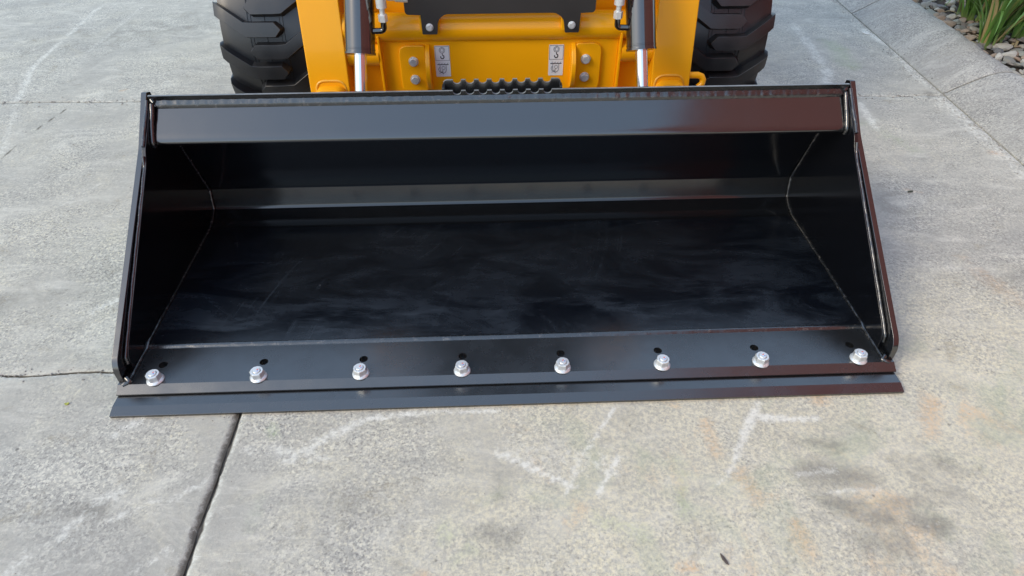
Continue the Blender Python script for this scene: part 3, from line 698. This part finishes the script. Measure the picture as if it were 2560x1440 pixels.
# decals with the lifting and lashing symbols
def stroke(bm, pts, w, y, closed=False):
    pts = [Vector(p) for p in pts]; n = len(pts)
    for i in range(n if closed else n-1):
        a, b = pts[i], pts[(i+1) % n]; d = (b-a).normalized(); q = Vector((-d.y, d.x))*w/2; e = d*w*.3
        v = [bm.verts.new((p.x, y, p.y)) for p in (a-q-e, b-q+e, b+q+e, a+q-e)]
        l = [bm.verts.new((p.co.x, y+.0003, p.co.z)) for p in v]; bm.faces.new(v)
        for k in range(4): bm.faces.new((v[k], v[(k+1) % 4], l[(k+1) % 4], l[k]))
for s, cx, tl in ((-1, -.184, .482), (1, .176, .480)):
    bm = bmesh.new(); plate_xz(bm, rrect(cx-.0235, cx+.0235, tl-.099, tl, .002), 1.0328, 1.0339); D = lp('decal', bm, WHITE, smooth=False)
    yy = 1.0322; u = .00104
    bm = bmesh.new()
    X = lambda a: cx+a*.0215; Zt = lambda b: tl-.0025-b*.044
    stroke(bm, [(X(-1), Zt(0)), (X(1), Zt(0)), (X(1), Zt(1)), (X(-1), Zt(1))], .0008, yy, True)
    stroke(bm, [(cx+.0088*math.cos(t), Zt(.27)+.0088*math.sin(t)) for t in [2*PI*k/18 for k in range(18)]], .0011, yy, True)
    stroke(bm, [(cx-.0045, Zt(.38)), (cx-.0045, Zt(.25)), (cx-.0065, Zt(.25)), (cx, Zt(.10)), (cx+.0065, Zt(.25)), (cx+.0045, Zt(.25)), (cx+.0045, Zt(.38))], .0008, yy, True)
    lp('crane_symbol', bm, INK, D, smooth=False)
    bm = bmesh.new(); stroke(bm, [(cx, Zt(.47)), (cx+.0005, Zt(.62))], .0018, yy)
    stroke(bm, [(cx+.0005, Zt(.60)), (cx+.0045, Zt(.68)), (cx+.005, Zt(.78)), (cx+.002, Zt(.87)), (cx-.002, Zt(.87)), (cx-.005, Zt(.80)), (cx-.0055, Zt(.72))], .0030, yy); lp('hook_symbol', bm, INK, D, smooth=False)
    Zb = lambda b: tl-.051-b*.044
    bm = bmesh.new(); stroke(bm, [(X(-.8), Zb(.2)), (X(.8), Zb(.2))], .0022, yy)
    for k in range(4): stroke(bm, [(X(-.65+.42*k), Zb(.18)), (X(-.50+.42*k), Zb(.08))], .0009, yy-.0001)
    stroke(bm, [(X(-.45), Zb(.2)), (X(-.45), Zb(.55))]+[(cx+.0097*math.cos(t), Zb(.55)-.0125*abs(math.sin(t))) for t in [PI+PI*k/10 for k in range(1, 10)]]+[(X(.45), Zb(.55)), (X(.45), Zb(.2))], .0012, yy+.0001)
    stroke(bm, [(cx+.001+.0052*math.cos(t), Zb(.45)+.0052*math.sin(t)) for t in [2*PI*k/14 for k in range(14)]], .0009, yy-.0001, True)
    stroke(bm, [(X(-.55), Zb(.4)), (X(-.7), Zb(.55)), (X(-.55), Zb(.72)), (X(-.2), Zb(.78)), (X(-.05), Zb(.6))], .0013, yy+.0001)
    stroke(bm, [(X(-.6), Zb(.84)), (X(0), Zb(.74))], .0010, yy-.0001); stroke(bm, [(X(-.3), Zb(.74)), (X(0), Zb(.90))], .0010, yy-.0001)
    lp('lashing_symbol', bm, INK, D, smooth=False)
# black guard sheet with two bolted tabs
g_out = rounded([(.281, .82), (-.281, .82), (-.281, .592), (-.236, .590), (-.2345, .534), (-.190, .534), (-.186, .574), (-.166, .592), (.166, .592), (.188, .574), (.1935, .534), (.236, .534), (.238, .590), (.281, .592)],
    [.01, .01, .012, 0, .004, .004, .012, .02, .02, .012, .004, .004, 0, .012])
bm = bmesh.new(); plate_xz(bm, g_out, .984, .989); G = lp('guard_sheet', bm, SATIN, angle=40)
for x, z in ((-.212, .555), (.213, .556)):
    bm = bmesh.new(); plate_xz(bm, ngon(x, z, .0115, 24), .982, .984); plate_xz(bm, ngon(x, z, .009, 6, .4), .976, .982); lp('bolt', bm, ZINC, G, bevel=.0008)
# hydraulic cylinders and fittings
for s in (-1, 1):
    a = Vector((s*.399, .955, .668)); b = Vector((s*.4085, .886, .523)); d = (b-a).normalized(); b = b+d*.006; c = b+d*.108
    top = a-d*.30
    bm = bmesh.new(); tube(bm, [top, b-d*.014], .0425, 40); K = lp('hydraulic_cylinder', bm, CYLP, angle=40)
    bm = bmesh.new(); tube(bm, [b-d*.0135, b-d*.010, b-d*.0095, b-d*.004, b-d*.0035, b+d*.002], [.0435, .0435, .0425, .0425, .0445, .0445], 40); lp('gland', bm, CYLP, K, angle=30)
    bm = bmesh.new(); tube(bm, [b+d*.0, c], .0182, 32); lp('rod', bm, CHROME, K, angle=40)
    bm = bmesh.new(); tube(bm, [c-d*.004, c+d*.12], .0192, 24); lp('rod_eye', bm, SATIN, K, angle=40)
    # elbow, hex, crimped hose sleeve on the inner side
    ex = s*.334; ey = .905
    bm = bmesh.new(); tube(bm, resample([(s*.372, ey-.002, .574), (s*.345, ey, .574)]+[(ex+s*.011-s*.011*math.sin(t), ey, .585-.011*math.cos(t)) for t in [PI/2*k/5 for k in range(1, 5)]]+[(ex, ey, .602)], .02), .0085, 16); E1 = lp('elbow_fitting', bm, CYLP, K, angle=40)
    bm = bmesh.new(); tube(bm, [(ex, ey, .600), (ex, ey, .620)], .0135, 6); lp('hex_fitting', bm, ZINC, K, smooth=False, bevel=.001)
    bm = bmesh.new(); tube(bm, [(ex, ey, .620), (ex, ey, .6215), (ex, ey, .636), (ex, ey, .638), (ex, ey, .72), (ex, ey, .722)], [.0075, .0075, .0075, .0145, .0145, .012], 24); lp('hose_sleeve', bm, ZINC, K, angle=30)
    bm = bmesh.new(); tube(bm, [(ex, ey, .72), (ex, ey+.01, .82), (ex*.9, ey+.06, .95), (ex*.8, ey+.2, 1.0)], .010, 16); lp('hose', bm, SATIN, K, angle=60)
bm = bmesh.new(); tube(bm, [(-.318, .93, .657), (-.298, .93, .657), (-.297, .93, .657), (-.262, .93, .655)], [.009, .009, .012, .012], 16); lp('hose_coupling', bm, ZINC, angle=40)
# bent hook rod on the right arm
bm = bmesh.new(); tube(bm, [(.60, 1.0, .388), (.632, 1.0, .388), (.644, .998, .384), (.650, .996, .374), (.648, .992, .362), (.636, .99, .352)], .0105, 16); lp('hook_rod', bm, YEL, angle=60)
# chassis, hood and cab, mostly above and behind the picture
bm = bmesh.new(); prism(bm, [(1.12, .22), (1.12, .80), (1.35, 1.02), (2.75, 1.02), (2.85, .80), (2.85, .28)], -.455, .455); lp('chassis', bm, YEL, bevel=.01)
bm = bmesh.new(); prism(bm, [(1.30, 1.025), (1.24, 1.98), (2.30, 2.02), (2.38, 1.025)], -.42, .42); CB = lp('cab', bm, SATIN, bevel=.02)
bm = bmesh.new(); plate_xz(bm, rrect(-.36, .36, 1.10, 1.90, .04), 1.20, 1.225); lp('windscreen', bm, GLASS, CB)

# tyres: carcass, staggered lugs, rim
R0, HW = .402, .155
def crown(x): return -.35*(abs(x)/HW)**2*.03-(max(0, abs(x)-.115)/.04)**2*.008
def tyre_body():
    bm = bmesh.new(); prof = [(-.10, .21), (-.135, .235), (-.150, .29), (-.1515, .335)]+[(x, R0-.031+crown(x)) for x in np.linspace(-.146, -.056, 8)]
    prof += [(-.0555, R0-.0295), (-.053, R0-.0295), (-.0525, R0-.0315), (-.046, R0-.0315), (-.0455, R0-.0295), (-.043, R0-.0295), (-.0425, R0-.0315), (-.001, R0-.0312), (0, R0-.0335)]
    prof = prof+[(-x, r) for x, r in prof[:-1]][::-1]
    N = 96; rings = []
    for k in range(N):
        a = 2*PI*k/N; rings.append([bm.verts.new((x, r*math.cos(a), r*math.sin(a))) for x, r in prof])
    for k in range(N):
        A, B = rings[k], rings[(k+1) % N]
        for j in range(len(prof)-1): bm.faces.new((A[j], A[j+1], B[j+1], B[j]))
    return bm
PITCH = 2*PI/19
def lug_mesh(side):
    # side -1: rooted on the left shoulder; s = arc length upward
    xs = [.052, .045, .034, .0, -.035, -.060, -.085, -.11, -.135, -.150, -.1565, -.158]
    drop = [0]*9+[.003, .022, .050]
    def cen(x): return 0 if x > -.058 else (-.058-x)*.72
    def half(x): return .0215 if x < .034 else .0215*(.052-x)/.018*.95+.0012
    bm = bmesh.new(); top = []; bot = []
    for x, dr in zip(xs, drop):
        c, h = cen(x), half(x); rt, rb = [], []
        for t in (-1, -.5, 0, .5, 1):
            for lst, hh, rr in ((rt, h, R0+crown(x)-dr), (rb, h+.006, R0-.037+crown(x)-dr*.8)):
                ss = c+t*hh; xx = x+(.006*(1 if x > .04 else 0) if lst is rb else 0)
                th = ss/R0; X_ = xx*(-side)
                if dr > .02 and lst is rb: X_ = (abs(xx)-.012)*(-1 if xx < 0 else 1)*(-side)
                lst.append(bm.verts.new((X_, -rr*math.cos(th), rr*math.sin(th))))
        top.append(rt); bot.append(rb)
    n = len(xs)
    for i in range(n-1):
        for k in range(4): bm.faces.new((top[i][k], top[i][k+1], top[i+1][k+1], top[i+1][k]))
        bm.faces.new((top[i][0], top[i+1][0], bot[i+1][0], bot[i][0])); bm.faces.new((top[i][4], bot[i][4], bot[i+1][4], top[i+1][4]))
    for k in range(4): bm.faces.new((top[0][k], bot[0][k], bot[0][k+1], top[0][k+1])); bm.faces.new((top[-1][k], top[-1][k+1], bot[-1][k+1], bot[-1][k]))
    bmesh.ops.recalc_face_normals(bm, faces=bm.faces)
    me = bpy.data.meshes.new('lug'); bm.to_mesh(me); bm.free(); me.materials.append(RUB)
    me.polygons.foreach_set('use_smooth', [True]*len(me.polygons)); me.set_sharp_from_angle(angle=math.radians(28)); return me
LUGS = {-1: lug_mesh(-1), 1: lug_mesh(1)}
body_me = None
for (tx, ty, front) in ((-.738, 1.470, True), (.733, 1.470, True), (-.738, 2.46, False), (.733, 2.46, False)):
    if body_me is None:
        bm = tyre_body(); T0 = obj('tyre', bm, RUB, loader, angle=30); body_me = T0.data; TT = T0
    else: TT = link('tyre', body_me, RUB, loader)
    TT.location = Vector((tx, ty, R0+.002))-LO
    ph = [.88, .92][tx > 0]
    for side in (-1, 1):
        for k in range(19):
            th = (k+(0 if side < 0 else .5)+ph)*PITCH
            o = bpy.data.objects.new('lug', LUGS[side]); C.objects.link(o); o.parent = TT
            o.rotation_euler = (-th, 0, 0)
            bv = o.modifiers.new('bevel', 'BEVEL'); bv.width = .0009; bv.segments = 1; bv.limit_method = 'ANGLE'; bv.angle_limit = math.radians(40)
    bm = bmesh.new(); N = 40
    s = -1 if tx < 0 else 1
    rings = [[bm.verts.new((x*s, r*math.cos(2*PI*k/N), r*math.sin(2*PI*k/N))) for k in range(N)] for x, r in ((-.11, .05), (-.11, .21), (.105, .215), (.105, .2), (.03, .18), (.03, .05), (.10, .05))]
    for a, b in zip(rings[:-1], rings[1:]):
        for k in range(N): bm.faces.new((a[k], a[(k+1) % N], b[(k+1) % N], b[k]))
    bm.faces.new(rings[0]); bm.faces.new(rings[-1]); obj('rim', bm, RIM, TT)

# ------------------------------------------------------------ clad building beside the yard (mirrored in the bucket's right end)
bld = empty('clad_building', (3.9, -4, 0), 'tall maroon clad building beside the yard, mirrored in the right end of the bucket', 'building')
def cpart(name, bm, mat, **k):
    bmesh.ops.transform(bm, matrix=Matrix.Translation((-3.9, 4, 0)), verts=bm.verts); return obj(name, bm, mat, bld, **k)
bm = bmesh.new(); poly = []; y = -9.5
while y < 1.2: poly += [(3.42, y), (3.42, y+.16), (3.39, y+.18), (3.39, y+.24), (3.42, y+.26)]; y += .26
poly += [(7.5, y), (7.5, -9.5)]
lo = [bm.verts.new((a, b, .05)) for a, b in poly]; hi = [bm.verts.new((a, b, 9.0)) for a, b in poly]; n = len(poly)
for k in range(n): bm.faces.new((lo[k], lo[(k+1) % n], hi[(k+1) % n], hi[k]))
bm.faces.new(hi); cpart('wall', bm, MAROON, smooth=False)
bm = bmesh.new(); box(bm, 3.33, 3.385, -9.55, y+.05, 8.75, 9.15); cpart('parapet_cap', bm, MAROON, bevel=.01)
bm = bmesh.new(); box(bm, 3.32, 3.385, -9.5, y, .06, .45); cpart('plinth', bm, MBASE, bevel=.01)

# ------------------------------------------------------------ small litter
def litter(name, x, y, L, w, rot, mat, label, cat, z=.0015, h=.002, pts=9):
    bm = bmesh.new(); top = []
    for k in range(pts*2):
        a = 2*PI*k/(pts*2); top.append(bm.verts.new((L*.5*math.cos(a)*random.uniform(.85, 1.1), w*.5*math.sin(a)*random.uniform(.7, 1.15), h+.5*h*math.cos(a*2))))
    lo = [bm.verts.new((q.co.x, q.co.y, 0)) for q in top]; bm.faces.new(top); n = len(top)
    for k in range(n): bm.faces.new((top[k], lo[k], lo[(k+1) % n], top[(k+1) % n]))
    o = obj(name, bm, mat, smooth=False); o.location = (x, y, z); o.rotation_euler = (0, 0, rot); o['label'] = label; o['category'] = cat
    return o
litter('bark_chip', .396, -.391, .024, .007, -1.15, mat_simple('bark', (.10, .08, .07), .9), 'small dark bark chip on the concrete near the bottom edge', 'bark chip')
litter('yellow_petal', -1.076, .048, .010, .008, .3, mat_simple('petal_yellow', (.42, .44, .08), .7), 'tiny yellow green petal on the concrete left of the cutting edge', 'petal')
litter('white_petal', 1.985, 2.41, .045, .018, -1.0, mat_simple('petal_white', (.75, .73, .66), .7), 'pale fallen petal lying against the kerb foot', 'petal')
litter('dry_leaf_fragment', 1.431, .885, .022, .010, .2, mat_simple('leaf_dark', (.07, .075, .05), .9), 'tiny dark leaf fragment on the concrete right of the bucket', 'leaf')

# loose grit lying along the kerb foot, the rear joint and the cutting edge: too fine to count
bm = bmesh.new(); src = SM[0]
def grain(x, y, r, z=0.):
    M4 = Matrix.Translation((x, y, z+r*.25))@Matrix.Rotation(random.uniform(0, 6.3), 4, 'Z')@Matrix.Scale(r, 4)
    t = [bm.verts.new(M4@Vector(p)) for p in ((-1, -.6, 0), (.9, -.8, 0), (1.1, .5, 0), (-.5, .9, 0), (-.5, -.2, .6), (.6, .1, .7))]
    for f in ((0, 1, 5, 4), (1, 2, 5), (2, 3, 4, 5), (3, 0, 4), (0, 3, 2, 1)): bm.faces.new([t[i] for i in f])
for k in range(420):
    y = random.uniform(.6, 3.2); grain(xk(y)-abs(random.gauss(0, .03))-.004, y, random.choice([.0012, .0018, .0026, .0035]))
for k in range(160): x = random.uniform(-2.4, -.97) if k % 3 else random.uniform(1.3, 1.9); grain(x, yb(x)+random.gauss(0, .02), random.uniform(.0015, .005))
for k in range(90): x = random.uniform(-1.3, -.66); grain(x, .147+random.gauss(0, .012), random.uniform(.0012, .003))
for k in range(150): x = random.uniform(-1, 1); grain(x, -abs(random.gauss(0, .012))-.002, random.uniform(.0008, .0018))
for k in range(260): x = random.uniform(-1.4, 1.3); grain(x, random.uniform(-.42, -.02), random.uniform(.0006, .0014))
bmesh.ops.recalc_face_normals(bm, faces=bm.faces)
obj('grit', bm, mat_simple('grit_stone', (.36, .34, .30), .9, var=.5, nscale=9), ground, 'stuff', smooth=False)
